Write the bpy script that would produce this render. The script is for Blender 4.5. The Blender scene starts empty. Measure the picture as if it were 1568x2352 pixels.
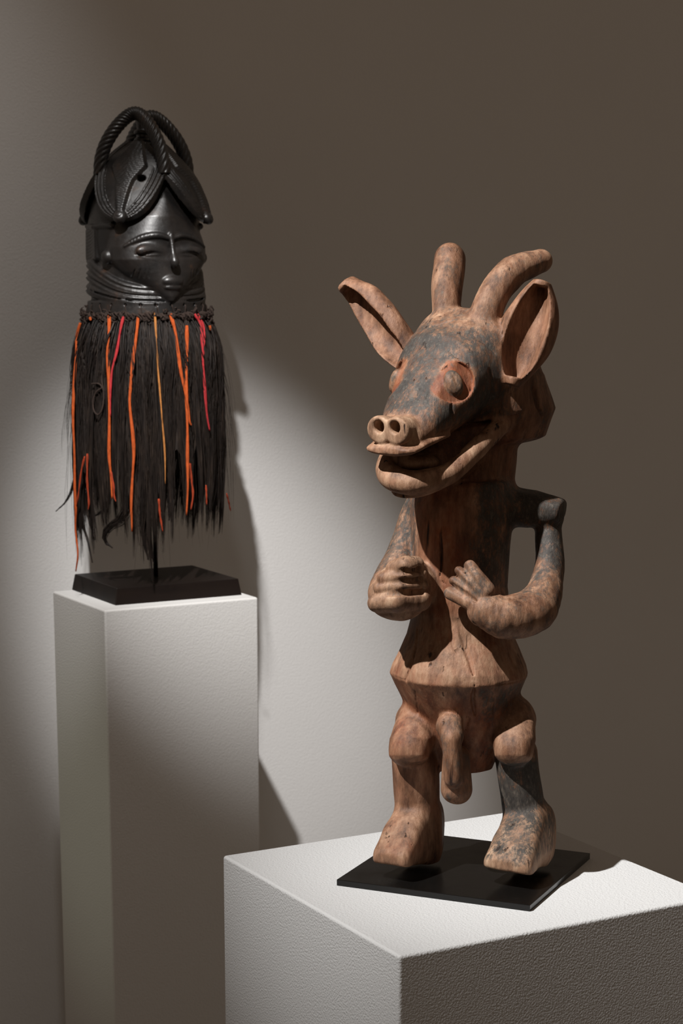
import bpy, bmesh, math, random
import numpy as np
from mathutils import Vector, Matrix

random.seed(7)
RNG = np.random.default_rng(11)
scene = bpy.context.scene
COL = scene.collection

# ------------------------------------------------------------------ camera
IMG_W, IMG_H = 1568, 2352
FPX, PITCH, CYPX = 4527.4, 0.1944, 1542.7          # focal length in px, tilt down, principal row (shift lens)
PLINTH_TOP = 0.88
CAM_Z = PLINTH_TOP + 0.7351
cam_d = bpy.data.cameras.new('camera')
cam = bpy.data.objects.new('camera', cam_d)
COL.objects.link(cam)
cam.location = (0, 0, CAM_Z)
cam.rotation_euler = (math.pi / 2 - PITCH, 0, 0)
cam_d.sensor_fit = 'VERTICAL'
cam_d.sensor_height = 36.0
cam_d.lens = FPX / IMG_H * 36.0
cam_d.shift_y = (CYPX - IMG_H / 2) / IMG_H
cam_d.clip_start = 0.05
cam_d.dof.use_dof = True
cam_d.dof.focus_distance = 2.36
cam_d.dof.aperture_fstop = 14
scene.camera = cam

_c, _s = math.cos(PITCH), math.sin(PITCH)


def at(px, py, Y):
    """world point seen at photo pixel (px, py) at distance Y along the floor"""
    r = np.array([(px - IMG_W / 2) / FPX, _c + _s * (CYPX - py) / FPX, -_s + _c * (CYPX - py) / FPX])
    return np.array([0, 0, CAM_Z]) + r * (Y / r[1])


# ------------------------------------------------------------------ world, lamps, exposure
scene.view_settings.view_transform = 'Standard'
scene.view_settings.look = 'None'
scene.view_settings.gamma = 1.0
scene.view_settings.exposure = 0.0
scene.view_settings.use_curve_mapping = False
world = bpy.data.worlds.new('world')
scene.world = world
world.use_nodes = True
bg = world.node_tree.nodes['Background']
bg.inputs[0].default_value = (1.0, 0.755, 0.56, 1)
bg.inputs[1].default_value = 0.116

FIG = np.array([0.1586, 2.413, PLINTH_TOP])          # middle of the figure's plate
YAW = 0.508                                          # plinths and wall share one direction


def spot(name, loc, target, power, angle, blend, color, radius):
    d = bpy.data.lights.new(name, 'SPOT')
    d.energy = power; d.spot_size = math.radians(angle); d.spot_blend = blend
    d.color = color; d.shadow_soft_size = radius
    o = bpy.data.objects.new(name, d)
    COL.objects.link(o)
    o.location = loc
    o.rotation_euler = (Vector(target) - Vector(loc)).to_track_quat('-Z', 'Y').to_euler()
    return o


# gallery track spots: one on the figure, one on the mask, one weak on the wall; the last is an added side fill
spot('spot_figure', FIG + np.array([-1.86, -1.42, 3.34]), FIG + np.array([0.25, 0.09, 0.22]), 1130, 22.5, 1.0, (1.0, 0.985, 0.97), 0.03)
spot('spot_mask', (-0.42, 1.43, 3.50), (-0.225, 3.70, 1.14), 560, 16.5, 1.0, (1.0, 0.98, 0.965), 0.035)
spot('spot_wall', (-0.36, 2.75, 3.5), (-0.90, 3.62, 1.00), 36, 46, 1.0, (1.0, 0.97, 0.94), 0.05)
spot('fill_side', (-2.75, 2.35, 1.9), (-0.5, 3.45, 0.70), 22, 17, 1.0, (0.93, 1.0, 0.78), 0.08)  # added fill standing in for greenish light from the left, no known lamp


# ------------------------------------------------------------------ helpers: objects


def link(o, parent=None):
    COL.objects.link(o)
    if parent is not None:
        o.parent = parent
    return o


def tag(o, label=None, cat=None, group=None, kind=None):
    if label: o['label'] = label
    if cat: o['category'] = cat
    if group: o['group'] = group
    if kind: o['kind'] = kind
    return o


def empty(name, loc, rz=0.0):
    o = bpy.data.objects.new(name, None)
    o.empty_display_size = 0.05
    o.location = loc
    o.rotation_euler = (0, 0, rz)
    return link(o)


def mesh_np(name, verts, faces, mat=None, parent=None, normals=None, attrs=None, smooth=True):
    verts = np.asarray(verts, np.float32); faces = np.asarray(faces, np.int32)
    me = bpy.data.meshes.new(name)
    nf, nv = faces.shape
    me.vertices.add(len(verts)); me.vertices.foreach_set('co', verts.ravel())
    me.loops.add(nf * nv); me.loops.foreach_set('vertex_index', faces.ravel())
    me.polygons.add(nf); me.polygons.foreach_set('loop_start', np.arange(nf, dtype=np.int32) * nv)
    me.polygons.foreach_set('use_smooth', np.full(nf, smooth))
    for k, v in (attrs or {}).items():
        a = me.attributes.new(k, 'FLOAT', 'POINT'); a.data.foreach_set('value', np.asarray(v, np.float32))
    me.update(calc_edges=True)
    if normals is not None:
        me.normals_split_custom_set_from_vertices(np.asarray(normals, np.float32).tolist())
    if mat: me.materials.append(mat)
    return link(bpy.data.objects.new(name, me), parent)


def mesh_bm(name, bm, mat=None, parent=None, smooth=False):
    me = bpy.data.meshes.new(name)
    bmesh.ops.recalc_face_normals(bm, faces=bm.faces)
    for f in bm.faces: f.smooth = smooth
    bm.to_mesh(me); bm.free()
    if mat: me.materials.append(mat)
    return link(bpy.data.objects.new(name, me), parent)


def bm_box(sx, sy, z0, z1, inset=0.0, bev=0.0, seg=2, cx=0, cy=0):
    """box sx by sy; top shrunk by inset on every side"""
    bm = bmesh.new()
    vs = []
    for z, i in ((z0, 0.0), (z1, inset)):
        for x, y in ((-1, -1), (1, -1), (1, 1), (-1, 1)):
            vs.append(bm.verts.new((cx + x * (sx / 2 - i), cy + y * (sy / 2 - i), z)))
    bm.faces.new(vs[3::-1]); bm.faces.new(vs[4:])
    for k in range(4):
        bm.faces.new((vs[k], vs[(k + 1) % 4], vs[4 + (k + 1) % 4], vs[4 + k]))
    if bev:
        bmesh.ops.bevel(bm, geom=list(bm.edges), offset=bev, segments=seg, profile=0.5, affect='EDGES')
    return bm


def tube_np(path, radii, sides=8, twist=None, flat=None, seed_dir=(0.31, 0.2, 0.93)):
    """tube along a path; radii per point; flat = (normal array, ratio) squashes along that direction"""
    path = np.asarray(path, float); n = len(path)
    radii = np.broadcast_to(np.asarray(radii, float), (n,))
    t = np.gradient(path, axis=0); t /= np.linalg.norm(t, axis=1)[:, None] + 1e-12
    ref = np.array(seed_dir, float); V = []
    prev = np.cross(t[0], ref); prev /= np.linalg.norm(prev)
    for i in range(n):
        a = prev - t[i] * (prev @ t[i]); a /= np.linalg.norm(a); prev = a
        if flat is not None:
            a = np.cross(t[i], flat[0]); a /= np.linalg.norm(a) + 1e-9
        b = np.cross(t[i], a)
        ph = np.arange(sides) * 2 * np.pi / sides
        rr = radii[i]
        if twist is not None:
            rr = rr * twist(ph, i / (n - 1))
        cb = flat[1] if flat is not None else 1.0
        V.append(path[i] + np.outer(np.cos(ph) * rr, a) + np.outer(np.sin(ph) * rr * cb, b))
    V = np.concatenate(V)
    i = np.arange(n - 1)[:, None] * sides; j = np.arange(sides)[None]; k = (j + 1) % sides
    Fq = np.stack([i + j, i + k, i + sides + k, i + sides + j], -1).reshape(-1, 4)
    # end caps as centre fans written as degenerate-free quads on pairs of sides
    caps = []
    for base, rev in ((0, True), ((n - 1) * sides, False)):
        for q in range(1, sides - 2, 2):
            f = [base, base + q, base + q + 1, base + q + 2]
            caps.append(f[::-1] if rev else f)
    return V, np.concatenate([Fq, np.array(caps, int).reshape(-1, 4)])


def merge(parts):
    V, F, o = [], [], 0
    for v, f in parts:
        V.append(v); F.append(f + o); o += len(v)
    return np.concatenate(V), np.concatenate(F)


def smooth_path(pts, n):
    """Catmull-Rom through pts, resampled to n"""
    p = np.asarray(pts, float)
    p = np.vstack([2 * p[0] - p[1], p, 2 * p[-1] - p[-2]])
    out = []
    u = np.linspace(0, len(p) - 3, n)
    for x in u:
        i = min(int(x), len(p) - 4); t = x - i
        a, b, c, d = p[i:i + 4]
        out.append(0.5 * (2 * b + (c - a) * t + (2 * a - 5 * b + 4 * c - d) * t * t + (3 * b - a - 3 * c + d) * t ** 3))
    return np.array(out)


# ------------------------------------------------------------------ helpers: carved solids (signed distance fields)
class Frame:
    def __init__(self, o, X, Y, Z):
        self.o = np.asarray(o, np.float32)
        self.R = np.stack([np.asarray(a, np.float32) for a in (X, Y, Z)], 1)

    def to(self, p):
        return (p - self.o) @ self.R

    def pt(self, q):
        return self.o + self.R @ np.asarray(q, np.float32)

    def sub(self, o, zdir, ydir):
        """frame given in this frame's coordinates: Z along zdir, Y close to ydir"""
        z = np.asarray(zdir, float); z = z / np.linalg.norm(z)
        y = np.asarray(ydir, float); y = y - z * (y @ z); y /= np.linalg.norm(y)
        x = np.cross(y, z)
        return Frame(self.pt(o), self.R @ x, self.R @ y, self.R @ z)


ID = Frame((0, 0, 0), (1, 0, 0), (0, 1, 0), (0, 0, 1))


class Carving:
    def __init__(self):
        self.pr = []

    def add(self, fn, frame, c, r, k=0.004, op='+', g='body'):
        self.pr.append((fn, frame, frame.pt(c), float(r), k, op, g))

    def path(self, pts, radii, frame=ID, k=0.004, op='+', g='body', n=None):
        P = np.asarray(pts, float); R = np.asarray(radii, float) * np.ones(len(P))
        if n:
            q = smooth_path(np.hstack([P, R[:, None]]), n); P, R = q[:, :3], q[:, 3]
        P = P.astype(np.float32)
        c = P.mean(0); rad = (np.linalg.norm(P - c, axis=1) + R).max()

        segs = []
        for i in range(len(P) - 1):
            segs.append((P[i], P[i + 1] - P[i], np.float32(R[i]), np.float32(R[i + 1] - R[i])))

        def one(p, sg):
            a, ba, r0, dr = sg
            q = p - a
            t = np.clip(q @ (ba / np.float32(max(float(ba @ ba), 1e-12))), 0, 1)
            q -= t[:, None] * ba
            return np.sqrt(np.einsum('ij,ij->i', q, q)) - (r0 + dr * t)

        def fn(p):
            d = one(p, segs[0])
            for sg in segs[1:]:
                d = np.minimum(d, one(p, sg))
            return d
        if len(segs) > 2:
            fn.segs = segs; fn.one = one
        self.add(fn, frame, c, rad, k, op, g)

    def ell(self, c, r, frame=ID, k=0.004, op='+', g='body'):
        c = np.asarray(c, np.float32); r = np.asarray(r, np.float32) * np.ones(3, np.float32)

        def fn(p):
            q = (p - c) / r
            k0 = np.sqrt((q * q).sum(1)); q = q / r
            k1 = np.sqrt((q * q).sum(1))
            return np.where(k0 < 1e-4, -r.min(), k0 * (k0 - 1) / np.maximum(k1, 1e-6))
        self.add(fn, frame, c, r.max(), k, op, g)

    def box(self, c, h, rad=0.003, frame=ID, k=0.004, op='+', g='body'):
        c = np.asarray(c, np.float32); h = np.asarray(h, np.float32) - rad

        def fn(p):
            q = np.abs(p - c) - h
            return np.sqrt((np.maximum(q, 0) ** 2).sum(1)) + np.minimum(q.max(1), 0) - rad
        self.add(fn, frame, c, np.linalg.norm(h) + rad, k, op, g)

    def loft(self, T, HX, CY, HY, axis, cx=0.0, n=2.0, rad=0.004, frame=ID, k=0.004, op='+', g='body'):
        """superellipse section swept along 'axis' (1 or 2): half width HX on x, centre CY and half size HY on the other axis"""
        T, HX, CY, HY = [np.asarray(a, np.float32) for a in (T, HX, CY, HY)]
        N = np.asarray(n, np.float32) * np.ones(len(T), np.float32)
        CX = np.asarray(cx, np.float32) * np.ones(len(T), np.float32)
        o = 3 - axis
        mid = np.zeros(3); mid[axis] = T.mean(); mid[o] = CY.mean(); mid[0] = CX.mean()
        R = math.hypot(math.hypot((T[-1] - T[0]) / 2, np.abs(CX - CX.mean()).max() + HX.max()),
                       (np.abs(CY - CY.mean()) + HY).max())
        dt = np.gradient(HX, T); dy = np.gradient(HY, T)
        sl = np.sqrt(1 + np.maximum(dt ** 2, dy ** 2)).clip(1, 2.2)

        def fn(p):
            t = p[:, axis]; tc = np.clip(t, T[0], T[-1])
            hx = np.interp(tc, T, HX).astype(np.float32); hy = np.interp(tc, T, HY).astype(np.float32)
            cy = np.interp(tc, T, CY).astype(np.float32); nn = np.interp(tc, T, N).astype(np.float32)
            cxx = np.interp(tc, T, CX).astype(np.float32)
            a = np.abs(p[:, 0] - cxx) / hx; b = np.abs(p[:, o] - cy) / hy
            q = (a ** nn + b ** nn) ** (1 / nn)
            ln = np.sqrt((p[:, 0] - cxx) ** 2 + (p[:, o] - cy) ** 2)
            d = np.where(q > 0.05, ln * (1 - 1 / np.maximum(q, 0.05)), -np.minimum(hx, hy))
            d = d / np.interp(tc, T, sl).astype(np.float32)
            e = np.maximum(T[0] - t, t - T[-1])
            u = np.maximum(d + rad, 0); w = np.maximum(e + rad, 0)
            return np.sqrt(u * u + w * w) - rad + np.minimum(np.maximum(d + rad, e + rad), 0)
        self.add(fn, frame, mid, R, k, op, g)

    @staticmethod
    def _mix(d, e, k, op):
        if op == '+':
            h = np.clip(0.5 + 0.5 * (d - e) / k, 0, 1)
            return d + (e - d) * h - k * h * (1 - h)
        e = -e
        h = np.clip(0.5 - 0.5 * (d - e) / k, 0, 1)
        return d + (e - d) * h + k * h * (1 - h)

    def field(self, p, noise=None):
        d = np.full(len(p), 1.0, np.float32)
        for fn, fr, c, r, k, op, g in self.pr:
            d = self._mix(d, fn(fr.to(p)).astype(np.float32), k, op)
        return d

    def groups(self, p, names):
        best = np.full(len(p), 9.0, np.float32); lab = np.zeros(len(p), int)
        for fn, fr, c, r, k, op, g in self.pr:
            if op != '+' or g not in names: continue
            sel = np.linalg.norm(p - c, axis=1) < r + 0.03
            if not sel.any(): continue
            idx = np.nonzero(sel)[0]
            e = fn(fr.to(p[idx]))
            b = e < best[idx]
            best[idx[b]] = e[b]; lab[idx[b]] = names.index(g)
        return lab

    def polygonise(self, lo, hi, h, B=16, noise=None):
        lo = np.asarray(lo, np.float32); hi = np.asarray(hi, np.float32)
        nb = np.ceil((hi - lo) / (h * B)).astype(int)
        n = nb * B
        bi = np.stack(np.meshgrid(*[np.arange(m) for m in nb], indexing='ij'), -1).reshape(-1, 3)
        cen = lo + (bi * B + (B - 1) / 2) * h
        dc = self.field(cen.astype(np.float32))
        hd = h * B * 0.87
        act = np.abs(dc) < hd * 1.7 + 0.004
        G = np.repeat(np.repeat(np.repeat(np.where(dc.reshape(nb) < 0, -1, 1).astype(np.float32), B, 0), B, 1), B, 2)
        ai = bi[act]; ac = cen[act]
        off = np.stack(np.meshgrid(*[np.arange(B)] * 3, indexing='ij'), -1).reshape(-1, 3).astype(np.float32)
        off = (off - (B - 1) / 2) * h
        D = np.full((len(ai), B ** 3), 1.0, np.float32)
        for fn, fr, c, r, k, op, g in self.pr:
            m = np.linalg.norm(ac - c, axis=1) < r + hd + k + 0.004
            w = np.nonzero(m)[0]
            if hasattr(fn, 'segs') and len(w):
                E = np.full((len(w), B ** 3), 1.0, np.float32)
                lc = fr.to(ac[w].astype(np.float32)); lo_ = off @ fr.R
                for sg in fn.segs:
                    mrg = max(sg[2], sg[2] + sg[3])
                    sel = np.nonzero(fn.one(lc, (sg[0], sg[1], mrg, np.float32(0))) < hd + k + 0.003)[0]
                    if len(sel):
                        e = fn.one((lc[sel][:, None] + lo_[None]).reshape(-1, 3), sg).reshape(len(sel), -1)
                        E[sel] = np.minimum(E[sel], e)
                D[w] = self._mix(D[w], E, k, op)
                continue
            for s0 in range(0, len(w), 400):
                ww = w[s0:s0 + 400]
                P = (ac[ww][:, None] + off[None]).reshape(-1, 3).astype(np.float32)
                D[ww] = self._mix(D[ww], fn(fr.to(P)).reshape(len(ww), -1).astype(np.float32), k, op)
        if noise is not None:
            for s0 in range(0, len(ai), 400):
                P = (ac[s0:s0 + 400][:, None] + off[None]).reshape(-1, 3).astype(np.float32)
                D[s0:s0 + 400] += noise(P).reshape(-1, B ** 3)
        D = D.reshape(-1, B, B, B)
        for q, (x, y, z) in enumerate(ai * B):
            G[x:x + B, y:y + B, z:z + B] = D[q]
        # surface nets
        ins = G < 0
        cnt = np.zeros(n - 1, np.int8)
        for a in (0, 1):
            for b in (0, 1):
                for c in (0, 1):
                    cnt += ins[a:n[0] - 1 + a, b:n[1] - 1 + b, c:n[2] - 1 + c]
        cells = np.argwhere((cnt > 0) & (cnt < 8))
        vid = np.full(n - 1, -1, np.int32); vid[tuple(cells.T)] = np.arange(len(cells))
        cs = np.array([(a, b, c) for a in (0, 1) for b in (0, 1) for c in (0, 1)])
        val = np.stack([G[tuple((cells + o).T)] for o in cs], 1)
        acc = np.zeros((len(cells), 3)); num = np.zeros(len(cells))
        for i in range(8):
            for j in range(i + 1, 8):
                if np.abs(cs[i] - cs[j]).sum() != 1: continue
                a, b = val[:, i], val[:, j]
                m = (a < 0) != (b < 0)
                t = np.where(m, a / np.where(m, a - b, 1), 0)
                acc += np.where(m[:, None], cs[i] + t[:, None] * (cs[j] - cs[i]), 0); num += m
        V = lo + (cells + acc / num[:, None]) * h
        F = []
        for ax in range(3):
            u, v = (ax + 1) % 3, (ax + 2) % 3
            s0 = [slice(1, None)] * 3; s0[ax] = slice(0, -1); s1 = list(s0); s1[ax] = slice(1, None)
            A = ins[tuple(s0)]; Bq = ins[tuple(s1)]
            for flip, m in ((False, A & ~Bq), (True, ~A & Bq)):
                e = np.argwhere(m)
                e[:, u] += 1; e[:, v] += 1
                ok = (e[:, u] < n[u] - 1) & (e[:, v] < n[v] - 1)
                e = e[ok]
                du = np.zeros(3, int); du[u] = 1; dv = np.zeros(3, int); dv[v] = 1
                q = np.stack([vid[tuple((e - du - dv).T)], vid[tuple((e - dv).T)], vid[tuple(e.T)], vid[tuple((e - du).T)]], 1)
                F.append(q[:, ::-1] if flip else q)
        F = np.concatenate(F)
        F = F[(F >= 0).all(1)]
        # area weighted vertex normals
        fn_ = np.cross(V[F[:, 2]] - V[F[:, 0]], V[F[:, 3]] - V[F[:, 1]])
        N = np.zeros_like(V)
        for i in range(4): np.add.at(N, F[:, i], fn_)
        N /= np.linalg.norm(N, axis=1)[:, None] + 1e-12
        return V, F, N


def wobble(freq, amp, seed, count=7, stretch=(1, 1, 1)):
    r = np.random.default_rng(seed)
    W = r.normal(size=(count, 3)); W /= np.linalg.norm(W, axis=1)[:, None]
    W = (W * freq * r.uniform(0.6, 1.5, (count, 1)) * np.array(stretch)).astype(np.float32)
    ph = r.uniform(0, 6.28, count).astype(np.float32)

    def f(p):
        return np.sin(p @ W.T + ph).sum(1) * (amp / count ** 0.5)
    return f


def sstep(a, b, x):
    t = np.clip((x - a) / (b - a), 0, 1)
    return t * t * (3 - 2 * t)


# ------------------------------------------------------------------ helpers: materials
def material(name, rough=0.5, color=(0.8, 0.8, 0.8), spec=0.5):
    m = bpy.data.materials.new(name); m.use_nodes = True
    nt = m.node_tree; b = nt.nodes['Principled BSDF']
    b.inputs['Base Color'].default_value = (*color, 1)
    b.inputs['Roughness'].default_value = rough
    b.inputs['Specular IOR Level'].default_value = spec
    return m, nt, b


def N(nt, t, **kw):
    n = nt.nodes.new(t)
    for k, v in kw.items():
        if k in n.inputs.keys(): n.inputs[k].default_value = v
        else: setattr(n, k, v)
    return n


def ramp(nt, fac, stops):
    r = nt.nodes.new('ShaderNodeValToRGB')
    e = r.color_ramp.elements
    while len(e) < len(stops): e.new(0.5)
    for q, (p, c) in zip(e, stops):
        q.position = p; q.color = (*c, 1) if len(c) == 3 else c
    nt.links.new(fac, r.inputs[0])
    return r.outputs[0]


def mix(nt, fac, a, b):
    m = nt.nodes.new('ShaderNodeMix'); m.data_type = 'RGBA'
    for s, v in ((0, fac), (6, a), (7, b)):
        if hasattr(v, 'is_output'): nt.links.new(v, m.inputs[s])
        else: m.inputs[s].default_value = v if s == 0 else (*v, 1)
    return m.outputs[2]


def math_(nt, op, a, b, c=None):
    m = nt.nodes.new('ShaderNodeMath'); m.operation = op
    for i, v in enumerate((a, b, c)):
        if v is None: continue
        if hasattr(v, 'is_output'): nt.links.new(v, m.inputs[i])
        else: m.inputs[i].default_value = v
    return m.outputs[0]


def noise_tex(nt, scale, detail=4, rough=0.55, stretch=(1, 1, 1), coord='Object'):
    tc = nt.nodes.new('ShaderNodeTexCoord'); mp = nt.nodes.new('ShaderNodeMapping')
    mp.inputs['Scale'].default_value = stretch
    nt.links.new(tc.outputs[coord], mp.inputs[0])
    n = N(nt, 'ShaderNodeTexNoise', Scale=scale, Detail=detail, Roughness=rough)
    nt.links.new(mp.outputs[0], n.inputs['Vector'])
    return n.outputs[0]


def bump(nt, b, h, strength, dist, prev=None):
    n = nt.nodes.new('ShaderNodeBump')
    n.inputs['Strength'].default_value = strength; n.inputs['Distance'].default_value = dist
    nt.links.new(h, n.inputs['Height'])
    if prev is not None: nt.links.new(prev, n.inputs['Normal'])
    nt.links.new(n.outputs[0], b.inputs['Normal'])
    return n.outputs[0]


def plaster(name, color, fine, fdist, coarse=0.0):
    m, nt, b = material(name, 0.85, color, 0.25)
    v = noise_tex(nt, 3.0, 3)
    c = ramp(nt, v, [(0.3, tuple(x * 0.97 for x in color)), (0.7, color)])
    nt.links.new(c, b.inputs['Base Color'])
    h = noise_tex(nt, fine, 2, 0.5)
    bump(nt, b, h, 0.9, fdist)
    return m


M_WALL = plaster('wall_paint', (0.80, 0.79, 0.775), 220, 0.0006)
M_PLINTH = plaster('plinth_orange_peel_paint', (0.63, 0.63, 0.625), 380, 0.0012)
M_PILLAR = plaster('plinth_smooth_paint', (0.78, 0.77, 0.75), 300, 0.0006)
M_FLOOR, nt, b = material('grey_floor', 0.6, (0.25, 0.23, 0.21))
nt.links.new(ramp(nt, noise_tex(nt, 6, 5), [(0.3, (0.22, 0.2, 0.18)), (0.7, (0.28, 0.26, 0.24))]), b.inputs['Base Color'])

M_PLATE, nt, b = material('black_painted_steel', 0.16, (0.006, 0.0055, 0.005), 0.35)
sp = noise_tex(nt, 900, 2, 0.6)
nt.links.new(ramp(nt, sp, [(0.72, (0.006, 0.0055, 0.005)), (0.80, (0.05, 0.05, 0.05))]), b.inputs['Base Color'])
nt.links.new(ramp(nt, noise_tex(nt, 25, 4), [(0.3, (0.12,) * 3), (0.75, (0.3,) * 3)]), b.inputs['Roughness'])
M_STAND, nt, b = material('dark_stained_stand', 0.45, (0.008, 0.005, 0.0045), 0.2)
nt.links.new(ramp(nt, noise_tex(nt, 40, 4, 0.5, (0.15, 1, 1)), [(0.3, (0.006, 0.004, 0.0035)), (0.7, (0.013, 0.008, 0.006))]), b.inputs['Base Color'])


def statue_material():
    m, nt, b = material('carved_wood_with_pigment', 0.62, (0.3, 0.15, 0.09), 0.35)
    at_ = {}
    for k in ('patina_shade', 'red', 'pale'):
        a = nt.nodes.new('ShaderNodeAttribute'); a.attribute_name = k; at_[k] = a.outputs['Fac']
    grain = noise_tex(nt, 70, 9, 0.68, (1, 1, 0.25))
    big = noise_tex(nt, 16, 7, 0.65)
    mid = noise_tex(nt, 48, 8, 0.7, (1, 1, 0.6))
    fine = noise_tex(nt, 240, 6, 0.7, (1, 1, 0.45))
    wood = ramp(nt, grain, [(0.30, (0.045, 0.019, 0.011)), (0.48, (0.17, 0.080, 0.043)), (0.62, (0.28, 0.145, 0.085)), (0.75, (0.42, 0.25, 0.155))])
    pale = ramp(nt, grain, [(0.30, (0.13, 0.070, 0.042)), (0.5, (0.35, 0.21, 0.13)), (0.72, (0.56, 0.39, 0.26))])
    red = ramp(nt, grain, [(0.30, (0.10, 0.024, 0.012)), (0.5, (0.22, 0.066, 0.028)), (0.72, (0.35, 0.130, 0.055))])
    dark = ramp(nt, fine, [(0.30, (0.016, 0.014, 0.013)), (0.55, (0.052, 0.044, 0.037)), (0.75, (0.14, 0.115, 0.090))])
    # every mask: attribute plus noise, cut at a threshold so that patches have worn edges
    def patch(attr, n1, n2, lo=0.48, hi=0.62):
        s = math_(nt, 'ADD', math_(nt, 'MULTIPLY_ADD', n1, 1.3, -0.65), math_(nt, 'MULTIPLY_ADD', n2, 1.1, -0.55))
        s = math_(nt, 'ADD', s, attr)
        return ramp(nt, s, [(lo, (0, 0, 0)), (hi, (1, 1, 1))])
    c = mix(nt, patch(at_['pale'], big, mid, 0.30, 0.75), wood, pale)
    c = mix(nt, patch(at_['red'], mid, big, 0.25, 0.80), c, red)
    c = mix(nt, patch(at_['patina_shade'], mid, fine, 0.34, 0.66), c, dark)
    # fine drying checks along the grain
    w = noise_tex(nt, 90, 3, 0.5, (1, 1, 0.09))
    crack = ramp(nt, w, [(0.27, (0, 0, 0)), (0.33, (1, 1, 1))])
    c = mix(nt, crack, (0.02, 0.010, 0.007), c)
    nt.links.new(c, b.inputs['Base Color'])
    nt.links.new(ramp(nt, mid, [(0.3, (0.42,) * 3), (0.7, (0.70,) * 3)]), b.inputs['Roughness'])
    p = bump(nt, b, grain, 0.7, 0.0026)
    p = bump(nt, b, fine, 0.6, 0.0010, p)
    bump(nt, b, crack, 0.7, 0.002, p)
    return m


M_FIG = statue_material()


def mask_material():
    m, nt, b = material('blackened_polished_wood', 0.36, (0.012, 0.011, 0.0105), 0.6)
    worn = noise_tex(nt, 26, 5, 0.6)
    fine = noise_tex(nt, 130, 4, 0.6)
    c = ramp(nt, worn, [(0.35, (0.010, 0.0095, 0.0095)), (0.62, (0.020, 0.016, 0.014)), (0.78, (0.07, 0.032, 0.016))])
    nt.links.new(c, b.inputs['Base Color'])
    nt.links.new(ramp(nt, fine, [(0.3, (0.33,) * 3), (0.75, (0.5,) * 3)]), b.inputs['Roughness'])
    b.inputs['Coat Weight'].default_value = 0.25
    b.inputs['Coat Roughness'].default_value = 0.28
    p = bump(nt, b, worn, 0.35, 0.002)
    bump(nt, b, fine, 0.35, 0.0008, p)
    return m


M_MASK = mask_material()
M_HAIR, nt, b = material('dark_raffia', 0.55, (0.016, 0.011, 0.009), 0.35)
nt.links.new(ramp(nt, noise_tex(nt, 120, 3, 0.6, (1, 1, 0.15)), [(0.3, (0.007, 0.0045, 0.0035)), (0.55, (0.018, 0.0115, 0.0085)), (0.8, (0.055, 0.037, 0.026))]), b.inputs['Base Color'])


def cloth(name, c):
    m, nt, b = material(name, 0.85, c, 0.2)
    n = noise_tex(nt, 260, 3, 0.6, (1, 1, 0.4))
    nt.links.new(ramp(nt, n, [(0.3, tuple(x * 0.6 for x in c)), (0.65, c)]), b.inputs['Base Color'])
    bump(nt, b, n, 0.6, 0.001)
    return m


M_ORANGE = cloth('orange_cloth', (0.53, 0.095, 0.020))
M_RED = cloth('red_cloth', (0.48, 0.035, 0.04))
M_YELLOW = cloth('ochre_cloth', (0.50, 0.20, 0.055))
M_RUST = cloth('rust_cloth', (0.40, 0.055, 0.02))
M_CORD = cloth('brown_cord', (0.045, 0.03, 0.024))

# ------------------------------------------------------------------ the room
# wall and tall plinth share the direction YAW
VX = np.array([math.cos(YAW), math.sin(YAW), 0]); BACK = np.array([-math.sin(YAW), math.cos(YAW), 0])
S = 1.35
tall_N = np.array([-0.3056, 2.511, 0]) * S
TALL_W, TALL_D = 0.2217 * S, 0.1857 * S
TALL_TOP = PLINTH_TOP + 0.1307 * S
tall_c = tall_N + VX * TALL_W / 2 + BACK * TALL_D / 2
near_N = np.array([0.0476, 1.55, 0]) * S
NEAR_W = 0.335 * S
near_c = near_N + (VX + BACK) * NEAR_W / 2
wall_p = tall_c + BACK * (TALL_D / 2 + 0.17)

bm = bm_box(9.0, 0.12, 0, 5.0)
w = mesh_bm('wall_back', bm, M_WALL)
w.location = wall_p + BACK * 0.06 + VX * 0.8
w.rotation_euler = (0, 0, YAW)
tag(w, 'plain off-white gallery wall behind both plinths', 'wall', kind='structure')
bm = bm_box(9.0, 7.0, -0.1, 0)
f = mesh_bm('floor', bm, M_FLOOR)
f.location = wall_p - BACK * 3.4 + VX * 0.8
f.rotation_euler = (0, 0, YAW)
tag(f, 'dull grey gallery floor under the plinths', 'floor', kind='structure')


def plinth(name, c, wx, wy, top, mat, bev):
    bm = bm_box(wx, wy, 0, top, 0, bev, 4)
    o = mesh_bm(name, bm, mat, smooth=True)
    me = o.data
    o.location = c; o.rotation_euler = (0, 0, YAW)
    # flat faces, soft edges
    mod = o.modifiers.new('weighted_normals', 'WEIGHTED_NORMAL'); mod.keep_sharp = True
    return o


near = plinth('display_plinth', near_c, NEAR_W, NEAR_W, PLINTH_TOP, M_PLINTH, 0.004)
tag(near, 'wide low white plinth with stippled paint under the horned wooden figure', 'plinth')
tall = plinth('display_plinth', tall_c, TALL_W, TALL_D, TALL_TOP, M_PILLAR, 0.004)
tag(tall, 'tall slim white plinth with smooth paint under the black mask', 'plinth')

# black steel plate under the figure
plate_N = np.array([0.1663, 1.6678, 0]) * S
PY = 1.148
pu = np.array([-math.sin(PY), math.cos(PY), 0]); pv = np.array([math.cos(PY), math.sin(PY), 0])
PA, PB, PT = 0.1873 * S, 0.1785 * S, 0.0059 * S
pc = plate_N + pu * PA / 2 + pv * PB / 2
plate = mesh_bm('mounting_plate', bm_box(PB, PA, 0, PT, 0, 0.0006, 2), M_PLATE)
plate.location = (pc[0], pc[1], PLINTH_TOP); plate.rotation_euler = (0, 0, PY)
tag(plate, 'thin glossy black square steel plate under the feet of the horned figure', 'base plate')

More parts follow.
